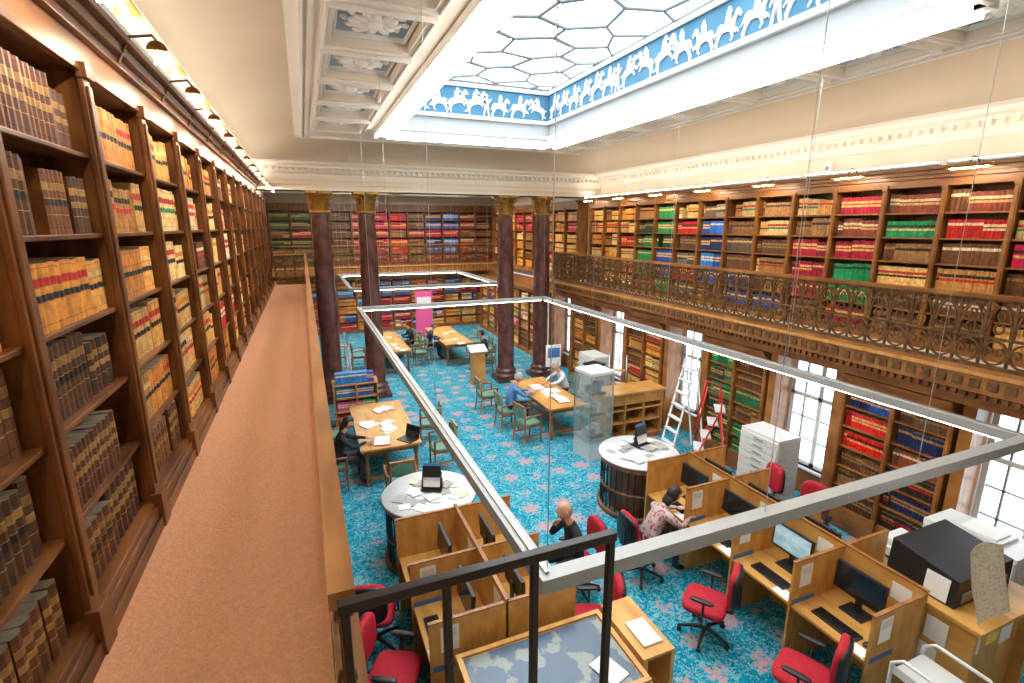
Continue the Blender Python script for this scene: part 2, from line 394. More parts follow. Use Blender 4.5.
xs=sorted({cx0,cx1,*[h[0] for h in holes],*[h[1] for h in holes]}); ys=sorted({cy0,cy1,*[h[2] for h in holes],*[h[3] for h in holes]})
ys=[y for y in ys if cy0<=y<=cy1]
mb=MB()
for i in range(len(xs)-1):
    for j in range(len(ys)-1):
        x=(xs[i]+xs[i+1])/2; y=(ys[j]+ys[j+1])/2
        if any(h[0]<x<h[1] and h[2]<y<h[3] for h in holes): continue
        mb.add([(xs[i],ys[j],ZC),(xs[i+1],ys[j],ZC),(xs[i+1],ys[j+1],ZC),(xs[i],ys[j+1],ZC)],[(0,1,2,3)],ceilm)
def frame(mb,x0,x1,y0,y1,z0,z1,w,m):
    mb.box(x0-w,y0-w,z0,x1+w,y0,z1,m); mb.box(x0-w,y1,z0,x1+w,y1+w,z1,m); mb.box(x0-w,y0,z0,x0,y1,z1,m); mb.box(x1,y0,z0,x1+w,y1,z1,m)
for h in holes[1:]:
    if h[3]>cy1 : continue
    x0,x1,y0,y1=h
    mb.add([(x0,y0,ZC+.12),(x1,y0,ZC+.12),(x1,y1,ZC+.12),(x0,y1,ZC+.12)],[(0,1,2,3)],coffer_blue)
    frame(mb,x0,x1,y0,y1,ZC-.02,ZC+.12,.05,ceilm); frame(mb,x0-.06,x1+.06,y0-.05,y1+.05,ZC-.045,ZC+.01,.03,whitep)
    frame(mb,x0+.05,x1-.05,y0+.05,y1-.05,ZC+.07,ZC+.12,.02,whitep)
    X=(x0+x1)/2;Y=(y0+y1)/2; wide=1.25 if x1-x0>y1-y0 else 1.0; tall=.62 if wide>1 else 1.0
    mb.ell((X,Y,ZC+.06),(.075,.075,.05),whitep); mb.ell((X,Y,ZC+.09),(.13*wide,.13*tall,.03),whitep)
    for k in range(12):
        q=k*math.pi/6; rr=.17 if k%2 else .19; c,s_=math.cos(q)*wide,math.sin(q)*tall
        mb.ell((X+c*rr,Y+s_*rr,ZC+.085),(.085,.05,.04),whitep,rot=Matrix.Rotation(q,3,'Z'),seg=8,ring=6)
        mb.ell((X+c*(rr+.11),Y+s_*(rr+.15),ZC+.10),(.06,.04,.03),whitep,rot=Matrix.Rotation(q+.7,3,'Z'),seg=8,ring=4)
for x in (cx0+.12,cx1-.16): mb.box(x,cy0+.1,ZC-.05,x+.04,cy1-.1,ZC,whitep)
for x in (cx0+.2,cx1-.26): mb.box(x,cy0+.15,ZC-.03,x+.06,cy1-.15,ZC,ceilm)
mb.box(cx0,cy1-.15,ZC-.05,cx1,cy1-.11,ZC,whitep)
mb.obj('ceiling')
mb=MB(); t=.1
frame(mb,HX0,HX1,HY0,HY1,ZC,7.8,t,wellw)
for z0,z1,w in ((6.96,7.04,.07),(7.60,7.68,.06),(ZC+.02,ZC+.10,.05)):
    mb.box(HX0,HY0,z0,HX0+w,HY1,z1,reliefm); mb.box(HX1-w,HY0,z0,HX1,HY1,z1,reliefm); mb.box(HX0,HY1-w,z0,HX1,HY1,z1,reliefm); mb.box(HX0,HY0,z0,HX1,HY0+w,z1,reliefm)
w=.02;z0,z1=7.04,7.60
mb.box(HX0,HY0,z0,HX0+w,HY1,z1,frieze_blue); mb.box(HX1-w,HY0,z0,HX1,HY1,z1,frieze_blue); mb.box(HX0,HY1-w,z0,HX1,HY1,z1,frieze_blue); mb.box(HX0,HY0,z0,HX1,HY0+w,z1,frieze_blue)
mb.obj('trim_skylight_well')
horse=[(.10,.0),(.16,.0),(.18,.12),(.26,.26),(.34,.34),(.52,.34),(.62,.30),(.70,.16),(.64,.08),(.68,.04),(.76,.14),(.74,.30),(.80,.22),(.88,.26),(.92,.20),(.95,.24),(.88,.34),(.78,.40),(.80,.55),(.88,.66),(.98,.58),(1.02,.64),(.92,.80),(.86,.84),(.80,.80),(.72,.66),(.62,.60),(.60,.62),(.62,.78),(.66,.80),(.62,.84),(.60,.90),(.56,.97),(.50,.96),(.48,.88),(.44,.82),(.42,.66),(.40,.56),(.24,.60),(.14,.54),(.06,.36),(.0,.30),(.02,.26),(.10,.34),(.14,.36),(.12,.22),(.06,.10)]
horse2=[(.20,.0),(.26,.0),(.24,.14),(.30,.30),(.42,.36),(.60,.42),(.72,.40),(.82,.30),(.86,.32),(.80,.44),(.76,.50),(.88,.50),(.96,.42),(1.0,.45),(.92,.58),(.82,.64),(.88,.78),(.98,.74),(1.0,.80),(.90,.93),(.84,.95),(.78,.88),(.70,.74),(.62,.70),(.58,.72),(.60,.84),(.70,.80),(.71,.84),(.60,.92),(.56,1.0),(.50,1.0),(.48,.92),(.40,.86),(.38,.72),(.36,.60),(.22,.56),(.12,.46),(.04,.48),(.0,.42),(.08,.38),(.12,.34),(.14,.20),(.02,.12),(.03,.07),(.18,.13)]
man=[(.0,.0),(.08,.0),(.12,.2),(.16,.4),(.2,.2),(.26,.0),(.34,.0),(.28,.3),(.27,.55),(.38,.62),(.44,.76),(.40,.78),(.34,.70),(.25,.74),(.24,.80),(.27,.88),(.22,.96),(.15,.93),(.15,.82),(.08,.76),(.0,.60),(-.06,.42),(-.02,.40),(.06,.56),(.08,.4),(.04,.2)]
mb=MB()
def relief(T,L):
    u=.1
    while u<L-.5:
        q=R.random(); sh,wd=(horse,.50) if q<.40 else ((horse2,.50) if q<.75 else (man,.24))
        s=.50*R.uniform(.92,1.05); flip=-1 if R.random()<.12 else 1
        pts=[((p[0]*s if flip>0 else wd-p[0]*s),p[1]*s+7.06) for p in sh]; n=len(pts)
        vs=[T(u+a,.0,z) for a,z in pts]+[T(u+a,.02,z) for a,z in pts]
        mb.add(vs,[list(range(n,2*n))]+[(i,(i+1)%n,n+(i+1)%n,n+i) for i in range(n)],reliefm)
        u+=wd+R.uniform(-.10,-.02)
relief(lambda u,w,z:(HX0+u,HY1-.02-w,z),HX1-HX0)
relief(lambda u,w,z:(HX1-.02-w,HY1-u,z),HY1-HY0)
relief(lambda u,w,z:(HX0+.02+w,HY0+u,z),HY1-HY0)
relief(lambda u,w,z:(HX0+u,HY0+.02+w,z),HX1-HX0)
mb.obj('frieze_relief_figures')
mb=MB(); mb.box(HX0,HY0,7.74,HX1,HY1,7.76,sky_pane)
S=.56; edges={}
def jit(x,y):
    h=random.Random(round(x*50)*7919+round(y*50)); return (x+h.uniform(-.12,.12),y+h.uniform(-.12,.12))
for i in range(-1,7):
    for j in range(-1,13):
        X=HX0+i*S*math.sqrt(3)+(j%2)*S*math.sqrt(3)/2; Y=HY0+j*S*1.5
        P=[(X+S*math.sin(math.pi/3*k),Y+S*math.cos(math.pi/3*k)) for k in range(6)]
        for k in range(6):
            a,b=P[k],P[(k+1)%6]; key=(round((a[0]+b[0])*20),round((a[1]+b[1])*20)); edges[key]=(a,b)
        q=[jit(*p) for p in P]; c=(sum(p[0] for p in q)/6,sum(p[1] for p in q)/6)
        if HX0+.5<X<HX1-.5 and HY0+.5<Y<HY1-.5:
            mb.tube([(c[0]+(p[0]-c[0])*.82,c[1]+(p[1]-c[1])*.82,7.73) for p in q],.011,lead,closed=True,ref=(0,0,1))
for a,b in edges.values():
    a=jit(*a); b=jit(*b); cl=lambda p:(min(max(p[0],HX0),HX1),min(max(p[1],HY0),HY1))
    a,b=cl(a),cl(b)
    if math.dist(a,b)>.02: mb.cyl((*a,7.72),(*b,7.72),.028,lead,seg=6)
mb.obj('skylight_leaded_glass')
mb=MB()
for x in (HX0-.02,HX1+.02):
    mb.box(x-.15,HY0-.1,ZC-.13,x+.15,HY1+.1,ZC-.02,whitep); mb.box(x-.09,HY0,ZC-.135,x+.09,HY1,ZC-.13,softglow)
    mb.box(x-.15,HY0,ZC-.17,x-.10,HY1,ZC-.13,glow); mb.box(x+.10,HY0,ZC-.17,x+.15,HY1,ZC-.13,glow)
for y in (HY0-.02,HY1+.02):
    mb.box(HX0,y-.13,ZC-.13,HX1,y+.13,ZC-.02,whitep); mb.box(HX0+.1,y-.03,ZC-.17,HX1-.1,y+.03,ZC-.13,glow)
mb.obj('fluorescent_light_trough')
mb=MB()
for k in range(13):
    y=.2+k*1.05
    for x,z in ((-.87,5.71),(8.04,5.47)):
        mb.box(x-.05,y,z,x+.05,y+.95,z+.03,whitemetal); mb.box(x-.035,y+.02,z+.03,x+.035,y+.93,z+.045,fill_glow)
mb.obj('ceiling_fill_strips')  # unseen strips on the bookcase tops, added to brighten ceiling and upper walls
# ================================================================== COLUMNS
def column(mb):
    r=.25
    mb.box(-.36,-.36,0,.36,.36,.12,marble)
    mb.lathe([(.35,.12),(.36,.16),(.35,.2),(.31,.23),(.29,.26),(.31,.29),(.32,.32),(.30,.35),(.27,.38),(r,.42),(r,2.0),(r*.98,3.3),(r*.92,4.3),(r*.87,4.98)],(0,0,0),marble,28)
    mb.lathe([(r*.87,4.98),(.25,5.0),(.25,5.04),(r*.86,5.06),(.21,5.1),(.21,5.3),(.25,5.42),(.30,5.47)],(0,0,0),gold,24)
    for row,(z,h,n,r0,ro) in enumerate(((5.05,.17,8,.22,.06),(5.13,.24,8,.22,.10))):
        for k in range(n):
            q=2*math.pi*(k+.5*row)/n; c,s_=math.cos(q),math.sin(q)
            pr=[(r0,0,.065),(r0+.015,h*.5,.075),(r0+ro*.5,h*.9,.065),(r0+ro,h,.04),(r0+ro*1.1,h*.86,.015)]
            vs=[]
            for rr,zz,ww in pr:
                for sg in (-1,0,1): vs.append((c*(rr+(.015 if sg==0 else 0))-s_*ww*sg,s_*(rr+(.015 if sg==0 else 0))+c*ww*sg,z+zz))
            mb.add(vs,[(j*3+i,j*3+i+1,(j+1)*3+i+1,(j+1)*3+i) for j in range(4) for i in range(2)],gold,True)
    for k in range(4):
        q=math.pi/4+k*math.pi/2; c,s_=math.cos(q),math.sin(q)
        pts=[]
        for i in range(14):
            a=i*.55; rr=.075*(1-i/16); pts.append((c*(.31+rr*math.cos(a+1.6)),s_*(.31+rr*math.cos(a+1.6)),5.39+rr*math.sin(a+1.6)))
        mb.tube(pts,.018,gold,seg=6,ref=(-s_,c,0))
    mb.box(-.31,-.31,5.46,.31,.31,5.52,gold)
    for k in range(4):
        q=k*math.pi/2; mb.ell((.30*math.cos(q),.30*math.sin(q),5.47),(.05,.05,.05),gold,seg=8,ring=6)
for x in (.44,1.58,5.50,6.69): place('marble_column',column,(x,13.95,0),bevel=0)
# ================================================================== RAILINGS
def railing(name,O,U,N,L,zf,capw=.08,capm=wood_light):
    M=Matrix(((U[0],N[0],0,O[0]),(U[1],N[1],0,O[1]),(0,0,1,zf),(0,0,0,1)))
    mb=MB(M); n=round(L/.26); w=L/n; ref=(0,1,0)
    mb.box(0,-capw/2,.86,L,capw/2,.905,capm); mb.box(0,-.02,.835,L,.02,.86,bronze); mb.box(0,-.03,.06,L,.03,.10,bronze); mb.box(0,-.018,.40,L,.018,.43,bronze)
    mb.box(0,-.035,0,L,.035,.06,wood_mid)
    for k in range(n):
        u=k*w; c=u+w/2
        mb.box(u-.014,-.012,.1,u+.014,.012,.84,bronze)
        mb.ell((u,0,.415),(.032,.032,.032),bronze,seg=6,ring=4)
        mb.tube([(c+.115*math.cos(a),0,.25+.135*math.sin(a)) for a in [2*math.pi*i/14 for i in range(14)]],.016,bronze,ref=ref,closed=True)
        for sg in (-1,1):
            mb.tube([(c+sg*(.05+.045*(1-i/13)*math.cos(i*.62)),0,.25+.07*(1-i/13)*math.sin(i*.62)+ .0) for i in range(12)],.013,bronze,ref=ref)
            mb.tube([(c+sg*(.115*math.cos(t)),0,.43+.36*math.sin(t)) for t in [math.pi/2*i/6 for i in range(7)]],.013,bronze,ref=ref)
        mb.tube([(c+.045*math.cos(a),0,.53+.06*math.sin(a)) for a in [2*math.pi*i/10 for i in range(10)]],.012,bronze,ref=ref,closed=True)
        mb.tube([(c+.03*math.cos(a),0,.68+.05*math.sin(a)) for a in [2*math.pi*i/8 for i in range(8)]],.011,bronze,ref=ref,closed=True)
        for sg in (-1,1): mb.tube([(c+sg*.13,0,.64),(c+sg*.10,0,.72),(c+sg*.05,0,.79),(c+sg*.1,0,.83)],.011,bronze,ref=ref)
    mb.obj(name)
cap_m=mat('rail_cap_wood',(.24,.095,.025),.3,c2=(.42,.20,.06),sc=(14,2,3))
railing('gallery_railing',(.012,1.03),(0,1),(1,0),15.45,2.965,capw=.058,capm=cap_m)
railing('gallery_railing',(7.18,-1.0),(0,1),(-1,0),15.1,3.0,capm=wood_mid)
railing('gallery_railing',(XL+.4,22.06),(1,0),(0,-1),9.3,3.0,capm=wood_mid)
railing('gallery_railing',(-.85,16.45),(1,0),(0,-1),.82,2.965)
railing('gallery_railing',(7.30,14.15),(1,0),(0,-1),.8,2.965)
mb=MB()
mb.box(.0,.975,3.85,.70,1.003,3.874,blackmetal)
for x in (.015,.24,.465,.688): mb.box(x-.010,.979,2.96,x+.010,.999,3.85,blackmetal)
mb.box(0,.98,3.02,.70,.998,3.04,blackmetal)
mb.obj('metal_handrail',bevel=.003)
# ================================================================== BOOKCASES
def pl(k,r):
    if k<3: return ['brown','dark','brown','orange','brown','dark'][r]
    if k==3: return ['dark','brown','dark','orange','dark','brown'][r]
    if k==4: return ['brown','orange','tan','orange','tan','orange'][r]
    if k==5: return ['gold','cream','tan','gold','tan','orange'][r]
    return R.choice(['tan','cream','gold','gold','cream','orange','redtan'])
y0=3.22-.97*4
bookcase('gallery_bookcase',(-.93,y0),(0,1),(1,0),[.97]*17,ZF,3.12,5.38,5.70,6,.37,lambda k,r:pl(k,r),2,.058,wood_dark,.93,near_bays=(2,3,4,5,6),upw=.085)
ru={4:['brown','redlab','tan','redlab','redtan','redlab'],5:['brown','dark','tan','brown','green','redlab'],6:['crimson','green','green','crimson','redlab','crimson'],
7:['brown','crimson','crimson','crimson','brown','tan'],8:['blue','brown','tan','brown','tan','brown'],9:['blue','blue','brown','grey','brown','tan'],10:['brown','blue','lblue','blue','blue','grey'],
11:['grey','red','grey','brown','red','tan'],12:['green','blue','lblue','green','green','green'],13:['brown','green','green','green','dgreen','tan'],14:['tan','orange','tan','red','tan','orange'],15:['cream','tan','orange','tan','orange','tan'],16:['brown','orange','tan','orange','tan','tan']}
bookcase('gallery_bookcase',(8.12,.46),(0,1),(-1,0),[.77]*17,ZF,3.12,5.20,5.46,6,.36,lambda k,r:ru.get(k,['tan','redlab','brown','crimson','tan','brown'])[r],2,.048,wood_mid,.93)
bookcase('gallery_bookcase',(8.12,14.3),(0,1),(-1,0),[.86]*9,ZF,3.12,5.20,5.46,6,.36,lambda k,r:R.choice(['tan','crimson','brown','orange']),1,.05,wood_mid)
fu=['dgreen','dgreen','green','dark','crimson','crimson','red','brown','blue','lblue','redlab','brown']
bookcase('gallery_bookcase',(XL+.1,23.02),(1,0),(0,-1),[.8]*12,ZF,3.12,5.3,5.6,6,.36,lambda k,r:fu[k] if r%3 else R.choice([fu[k],'crimson','brown']),1,.05,wood_dark)
bookcase('library_bookcase',(XL+.1,23.02),(1,0),(0,-1),[.8]*12,0,.15,2.35,2.6,6,.36,lambda k,r:R.choice(['mix','mix','orange','lblue','crimson','tan']),1,.045,wood_mid)
def lo(k,r,s):
    if s==0: return (['dark','brown','brown','red','red','blue'] if k==1 else ['black','black','black','redlab','black','dark'])[r]
    if s==1: return (['green','green','dgreen','green','dgreen','green'] if k==1 else ['green','green','brown','dgreen','brown','brown'])[r]
    return R.choice(['brown','tan','dark','orange','redlab'])
for s,y in enumerate((3.42,6.27,9.12,11.97)):
    bookcase('library_bookcase',(7.5,y),(0,1),(-1,0),[.70,.70],0,.35,2.32,2.5,6,.38,lambda k,r,s=s:lo(k,r,s),2,.045,wood_mid)
bookcase('library_bookcase',(7.5,.60),(0,1),(-1,0),[.68,.68],0,.35,2.32,2.5,6,.38,lambda k,r:'dark',1,.045,wood_mid)
bookcase('library_bookcase',(7.5,14.9),(0,1),(-1,0),[.9]*8,0,.15,2.32,2.5,6,.38,lambda k,r:R.choice(['mix','brown','tan']),1,.05,wood_mid)
bookcase('library_bookcase',(-.9,-1.0),(0,1),(1,0),[1.0]*23,0,.15,2.32,2.55,6,.38,lambda k,r:R.choice(['brown','tan','blue','crimson']),1,.06,wood_mid)
def lamp(mb):
    mb.tube([(-.22,0,.0),(-.15,0,.14),(-.04,0,.16),(.02,0,.08)],.009,bronze,seg=6,ref=(0,1,0))
    n=8; vs=[]
    for y in (-.24,.24):
        for i in range(n+1):
            q=math.pi*i/n; vs.append((.02+.05*math.cos(q),y,.02+.05*math.sin(q)))
    mb.add(vs,[(i,i+1,n+2+i,n+1+i) for i in range(n)]+[tuple(range(n+1)),tuple(range(n+1,2*n+2))],gold,True)
    mb.cyl((.02,-.2,.025),(.02,.2,.025),.014,warmglow,seg=8)
for k in range(17): place('picture_lamp',lamp,(-.66,y0+.97*(k+.5),5.56))
for k in range(0,17,2): place('picture_lamp',lamp,(7.80,.46+.77*(k+.5),5.36),math.pi)
mb=MB(); mb.box(8.40,6.22,5.56,8.5,6.36,5.72,whitep); mb.box(8.385,6.26,5.60,8.40,6.32,5.66,greyp); mb.obj('wall_speaker')
# ================================================================== hanging light frames
def hang(name,x0,x1,y0,y1,z,ztop):
    mb=MB(); h=.05; fm=framemetal
    for x in (x0,x1): mb.box(x-h,y0-h,z-.045,x+h,y1+h,z+.045,fm); mb.box(x-.03,y0+.1,z-.06,x+.03,y1-.1,z-.045,glow)
    for y in (y0,y1): mb.box(x0+h,y-h,z-.045,x1-h,y+h,z+.045,fm); mb.box(x0+.1,y-.03,z-.06,x1-.1,y+.03,z-.045,glow)
    for x in (x0,x1): mb.box(x-.012,y0,z+.045,x+.012,y1,z+.06,steel)
    ny=max(2,round((y1-y0)/2.5))
    for i in range(ny+1):
        y=y0+(y1-y0)*i/ny
        for x in (x0,x1): mb.cyl((x,y,z+.04),(x,y,ztop),.003,steel,seg=5,caps=False)
    for x in (x0+(x1-x0)/3,x0+2*(x1-x0)/3):
        for y in (y0,y1): mb.cyl((x,y,z+.04),(x,y,ztop),.003,steel,seg=5,caps=False)
    mb.obj(name)
hang('hanging_light_frame',1.10,6.03,2.17,12.4,2.73,6.62)
hang('hanging_light_frame',1.25,6.2,16.4,21.5,2.73,5.97)
# ================================================================== FURNITURE
def carrels(name,x0,xm,x1,ys,zt=1.25,right=True,ysr=None):
    mb=MB(); W=wood_oak
    def side(xa,ys):
        lo,hi=min(xa,xm),max(xa,xm)
        for y in ys: mb.box(lo,y-.013,0,hi,y+.013,zt,W); mb.box(lo-.006,y-.018,zt,hi+.006,y+.018,zt+.012,wood_mid)
        for a,b in zip(ys[:-1],ys[1:]): mb.box(lo+.02,a+.013,.71,hi-.02,b-.013,.74,W)
        mb.box(hi-.3 if xa<xm else lo+.28,ys[0],.35,(hi-.28) if xa<xm else lo+.3,ys[-1],.71,W)
    side(x0,ys)
    if right: side(x1,ysr or ys)
    a=min(ys[0],(ysr or ys)[0]); mb.box(xm-.013,a-.013,0,xm+.013,ys[-1]+.013,zt+.03,W); mb.box(xm-.02,a-.02,zt+.03,xm+.02,ys[-1]+.02,zt+.045,wood_mid)
    for y in ys[:-1]:
        mb.box(x0+.1,y-.016,.93,x0+.27,y-.0135,1.19,paper); mb.box(x0+.12,y-.0175,1.08,x0+.25,y-.016,1.16,laminate); mb.box(x0+.02,y-.016,.74,x0+.35,y-.0135,.80,bluep)
    for a,b in zip(ys[:-1],ys[1:]):
        mb.box(xm-.016,(a+b)/2-.3,1.02,xm-.0135,(a+b)/2-.12,1.2,paper); mb.box(x0+.03,a+.05,.74,x0+.16,a+.25,.745,paper)
    return mb.obj(name,bevel=.003)
carrels('study_carrel_block',4.45,5.2,5.95,[2.3,3.1,3.9,4.72,5.55],ysr=[3.1,3.9,4.72,5.55])
carrels('study_carrel_block',.73,1.47,2.2,[3.72,4.58,5.45])
def monitor(mb,on):
    mb.rbox((0,0,.33),(.035,.50,.30),blackp,(0,-.06,0)); mb.rbox((.019,0,.333),(.004,.46,.26),screen_on if on else screen_off,(0,-.06,0))
    mb.box(-.045,-.03,.02,-.015,.03,.32,blackp); mb.box(-.11,-.12,0,.09,.12,.018,blackp)
def keyb(mb):
    mb.box(-.075,-.22,0,.075,.22,.018,blackp)
    for i in range(4):
        for j in range(13): mb.box(-.06+i*.03,-.205+j*.031,.018,-.036+i*.03,-.18+j*.031,.026,blackmetal)
def mouse(mb): mb.ell((0,0,.017),(.05,.03,.017),blackp)
seats=[(4.92,3.5,0,1),(4.92,2.72,0,0),(4.92,4.3,0,0),(4.92,5.12,0,0),(5.48,3.5,1,0),(5.48,4.3,1,0),(5.48,5.12,1,0),(1.15,4.15,0,0),(1.15,5.0,0,0),(1.8,4.15,1,0),(1.8,5.0,1,0)]
for x,y,side,on in seats:
    rz=math.pi if side==0 else 0; s=-1 if side==0 else 1
    place('computer_monitor',lambda m,on=on:monitor(m,on),(x+.06*(-s),y+.03,.741),rz,.004,key='mon%d'%on)
    place('keyboard',keyb,(x+s*.27,y,.741),rz); place('computer_mouse',mouse,(x+s*.25,y-.29,.741),rz)
def office_chair(mb):
    for k in range(5):
        q=2*math.pi*k/5+.3; c,s=math.cos(q),math.sin(q)
        mb.tube([(0,0,.12),(c*.15,s*.15,.105),(c*.29,s*.29,.075)],[.028,.022,.014],blackp,seg=6)
        mb.cyl((c*.28-s*.02,s*.28+c*.02,.03),(c*.28+s*.02,s*.28-c*.02,.03),.028,blackp,seg=10); mb.cyl((c*.28,s*.28,.03),(c*.28,s*.28,.08),.009,blackp,seg=6)
    mb.cyl((0,0,.1),(0,0,.4),.025,steel); mb.box(-.1,-.1,.385,.1,.1,.41,blackp)
    mb.ell((0.02,0,.44),(.24,.24,.045),redf,e=.45,seg=20,ring=8); mb.ell((0.02,0,.42),(.23,.23,.03),blackp,e=.45,seg=20,ring=6)
    mb.tube([(-.15,0,.40),(-.27,0,.42),(-.30,0,.6)],.02,blackp,seg=6,ref=(0,1,0))
    def wp(p): p.x-= (p.y*p.y)*-.5; return p
    mb.ell((-.27,0,.78),(.05,.20,.22),redf,e=.55,seg=20,ring=10,warp=wp); mb.ell((-.300,0,.77),(.04,.205,.22),blackp,e=.55,seg=20,ring=10,warp=wp); mb.box(-.345,-.05,.56,-.31,.05,.82,blackp)
    for s in (-1,1):
        mb.tube([(0,s*.2,.42),(0,s*.27,.45),(0,s*.27,.62)],.013,blackp,seg=6); mb.ell((0.02,s*.27,.64),(.13,.035,.018),blackp,e=.6)
for x,y,r in [(3.95,3.72,2.2),(4.12,2.62,2.0),(3.90,4.85,0),(2.93,4.90,math.pi),(2.58,3.98,math.pi-.4),(.38,5.02,1.3),(.45,4.15,-.5),(6.42,4.4,math.pi+.3),(6.35,5.2,math.pi-.3),(.42,3.4,.3)]:
    place('office_chair',office_chair,(x,y,0),r)
def wood_chair(mb):
    W=wood_mid
    for x,y in ((.2,.22),(.2,-.22)): mb.cyl((x,y,0),(x,y,.64),.018,W,r1=.022,seg=8)
    for y in (.2,-.2): mb.tube([(-.26,y,0),(-.2,y,.4),(-.25,y,.86)],.019,W,seg=6,ref=(0,1,0))
    mb.box(-.22,-.23,.39,.22,.23,.43,W); mb.ell((0,0,.445),(.22,.22,.035),greenl,e=.4,seg=20)
    def wp(p): p.x+=p.y*p.y*.8; return p
    mb.ell((-.25,0,.74),(.025,.23,.12),greenl,e=.4,seg=16,warp=wp); mb.box(-.27,-.21,.86,-.23,.21,.9,W)
    for y in (.24,-.24): mb.tube([(-.24,y,.62),(0,y*1.08,.66),(.22,y,.65)],.02,W,seg=6)
    mb.box(-.2,-.215,.18,.2,-.195,.2,W); mb.box(-.2,.195,.18,.2,.215,.2,W)
for x,y,r in [(.18,8.95,0),(.2,10.4,0),(2.2,9.0,math.pi),(2.25,10.3,math.pi-.2),(4.27,9.5,.2),(4.12,10.35,0),(6.0,9.9,math.pi),(6.02,10.95,math.pi),(4.05,11.6,0),(3.45,17.9,math.pi),(3.4,16.7,math.pi),(1.4,17,0),(3.75,17.2,0),(3.8,18.5,0),(5.55,16.1,math.pi),(5.6,17.5,math.pi),(5.3,15.1,math.pi*.8),(1.2,7.95,math.pi/2)]:
    place('reading_chair',wood_chair,(x,y,0),r)
def table(L,W):
    def f(mb):
        mb.box(-W/2,-L/2,.71,W/2,L/2,.75,wood_light); mb.box(-W/2+.06,-L/2+.06,.62,W/2-.06,L/2-.06,.71,wood_mid)
        mb.box(-W/2+.1,-L/2+.1,.7505,W/2-.1,L/2-.1,.752,wood_oak)
        for x in (-W/2+.1,W/2-.1):
            for y in (-L/2+.1,L/2-.1): mb.lathe([(.045,0),(.05,.05),(.03,.1),(.045,.35),(.03,.5),(.05,.55),(.05,.63)],(x,y,0),wood_mid,12)
        mb.box(-.03,-L/2+.1,.12,.03,L/2-.1,.17,wood_mid)
        for y in (-L/2+.1,L/2-.1): mb.box(-W/2+.1,y-.025,.12,W/2-.1,y+.025,.17,wood_mid)
    return f
place('reading_table',table(2.5,1.1),(1.18,9.9,0),0,.004,key='t1'); place('reading_table',table(2.3,.95),(5.15,10.4,0),0,.004,key='t2')
place('reading_table',table(3.2,1.0),(2.45,17.4,0),0,key='t3'); place('reading_table',table(3.2,1.0),(4.65,17.7,0),0,key='t3')
def papers(name,cx,cy,z,rx,ry,n,mats=(paper,paper,paper,newsp,laminate),circ=False):
    mb=MB()
    for i in range(n):
        a=R.uniform(-1,1);b=R.uniform(-1,1)
        if circ:
            q=R.uniform(0,6.28); rr=R.uniform(.3,.8); a,b=rr*math.cos(q),rr*math.sin(q)
        t=R.choice((.003,.003,.006,.02)); k=.75 if circ else 1
        mb.rbox((cx+a*rx,cy+b*ry,z+.001+t/2+.0006*i),(k*R.uniform(.15,.22),k*R.uniform(.2,.30),t),R.choice(mats),(0,0,R.uniform(0,3)))
    mb.obj(name)
papers('loose_papers',1.1,9.6,.752,.3,.5,8); papers('loose_papers',5.2,10.2,.752,.2,.3,6); papers('loose_papers',4.65,17,.752,.3,1.2,6); papers('loose_papers',2.45,17,.752,.3,1.2,5)
def openbook(mb):
    for s in (-1,1):
        n=6; vs=[]
        for i in range(n+1):
            x=s*.2*i/n; z=.02+.022*math.sin(math.pi*(i/n)**.6)
            vs+=[(x,-.14,z),(x,.14,z)]
        mb.add(vs,[(2*i,2*i+1,2*i+3,2*i+2) for i in range(n)],paper,True); mb.add([(0,-.14,.02),(s*.2,-.14,.02),(s*.2,-.14,0),(0,-.14,0)],[(0,1,2,3)],paper)
    mb.box(-.21,-.15,0,.21,.15,.006,redp)
for x,y,z,r in [(1.05,8.95,.753,1.4),(5.05,10.75,.753,-1.5),(5.2,9.7,.753,1.5),(1.3,10.6,.753,.4)]: place('open_book',openbook,(x,y,z),r)
def laptop(mb):
    mb.box(-.12,-.17,0,.12,.17,.015,blackp); mb.rbox((-.15,0,.12),(.012,.34,.23),blackp,(0,-.25,0)); mb.rbox((-.142,0,.122),(.004,.31,.2),screen_off,(0,-.25,0))
place('laptop',laptop,(1.5,8.85,.753),math.pi*1.2)
def roundtable(mb):
    r=.66
    mb.lathe([(0,.93),(r,.93),(r+.01,.945),(r,.96),(0,.96)],(0,0,0),laminate,40); mb.lathe([(r-.02,.85),(r-.02,.93)],(0,0,0),wood_mid,40)
    mb.lathe([(r-.06,.06),(r-.05,.0),(r-.0,.0),(r-.0,.08),(r-.06,.08)],(0,0,0),wood_dark,40); mb.lathe([(r-.07,.42),(r-.03,.42),(r-.03,.46),(r-.07,.46)],(0,0,0),wood_dark,40)
    mb.lathe([(r-.18,.02),(r-.18,.9)],(0,0,0),wood_dark,32)
    for k in range(36):
        q=2*math.pi*k/36; c,s=math.cos(q)*(r-.05),math.sin(q)*(r-.05); mb.cyl((c,s,.05),(c,s,.9),.012,blackp,seg=5,caps=False)
place('round_catalogue_table',roundtable,(1.36,6.45,0)); place('round_catalogue_table',roundtable,(4.94,6.42,0))
CM2=(paper,laminate,greyp,newsp,greyp,laminate,paper)
papers('leaflets',1.36,6.45,.96,.6,.6,30,CM2,circ=True); papers('leaflets',4.94,6.42,.96,.6,.6,34,CM2,circ=True)
def rack(mb):
    for i in range(3):
        mb.rbox((0,0,.08+i*.09),(.03,.30-.02*i,.16),blackp,(0,-.3,0)); mb.rbox((.035-.02*i,0,.12+i*.09),(.006,.24,.15),[paper,laminate,bluep][i],(0,-.3,0))
    mb.box(-.1,-.15,0,.1,.15,.02,blackp)
place('leaflet_rack',rack,(1.42,6.5,.985),-2.0); place('leaflet_rack',rack,(5.1,6.6,.985),-1.3)
mb=MB()
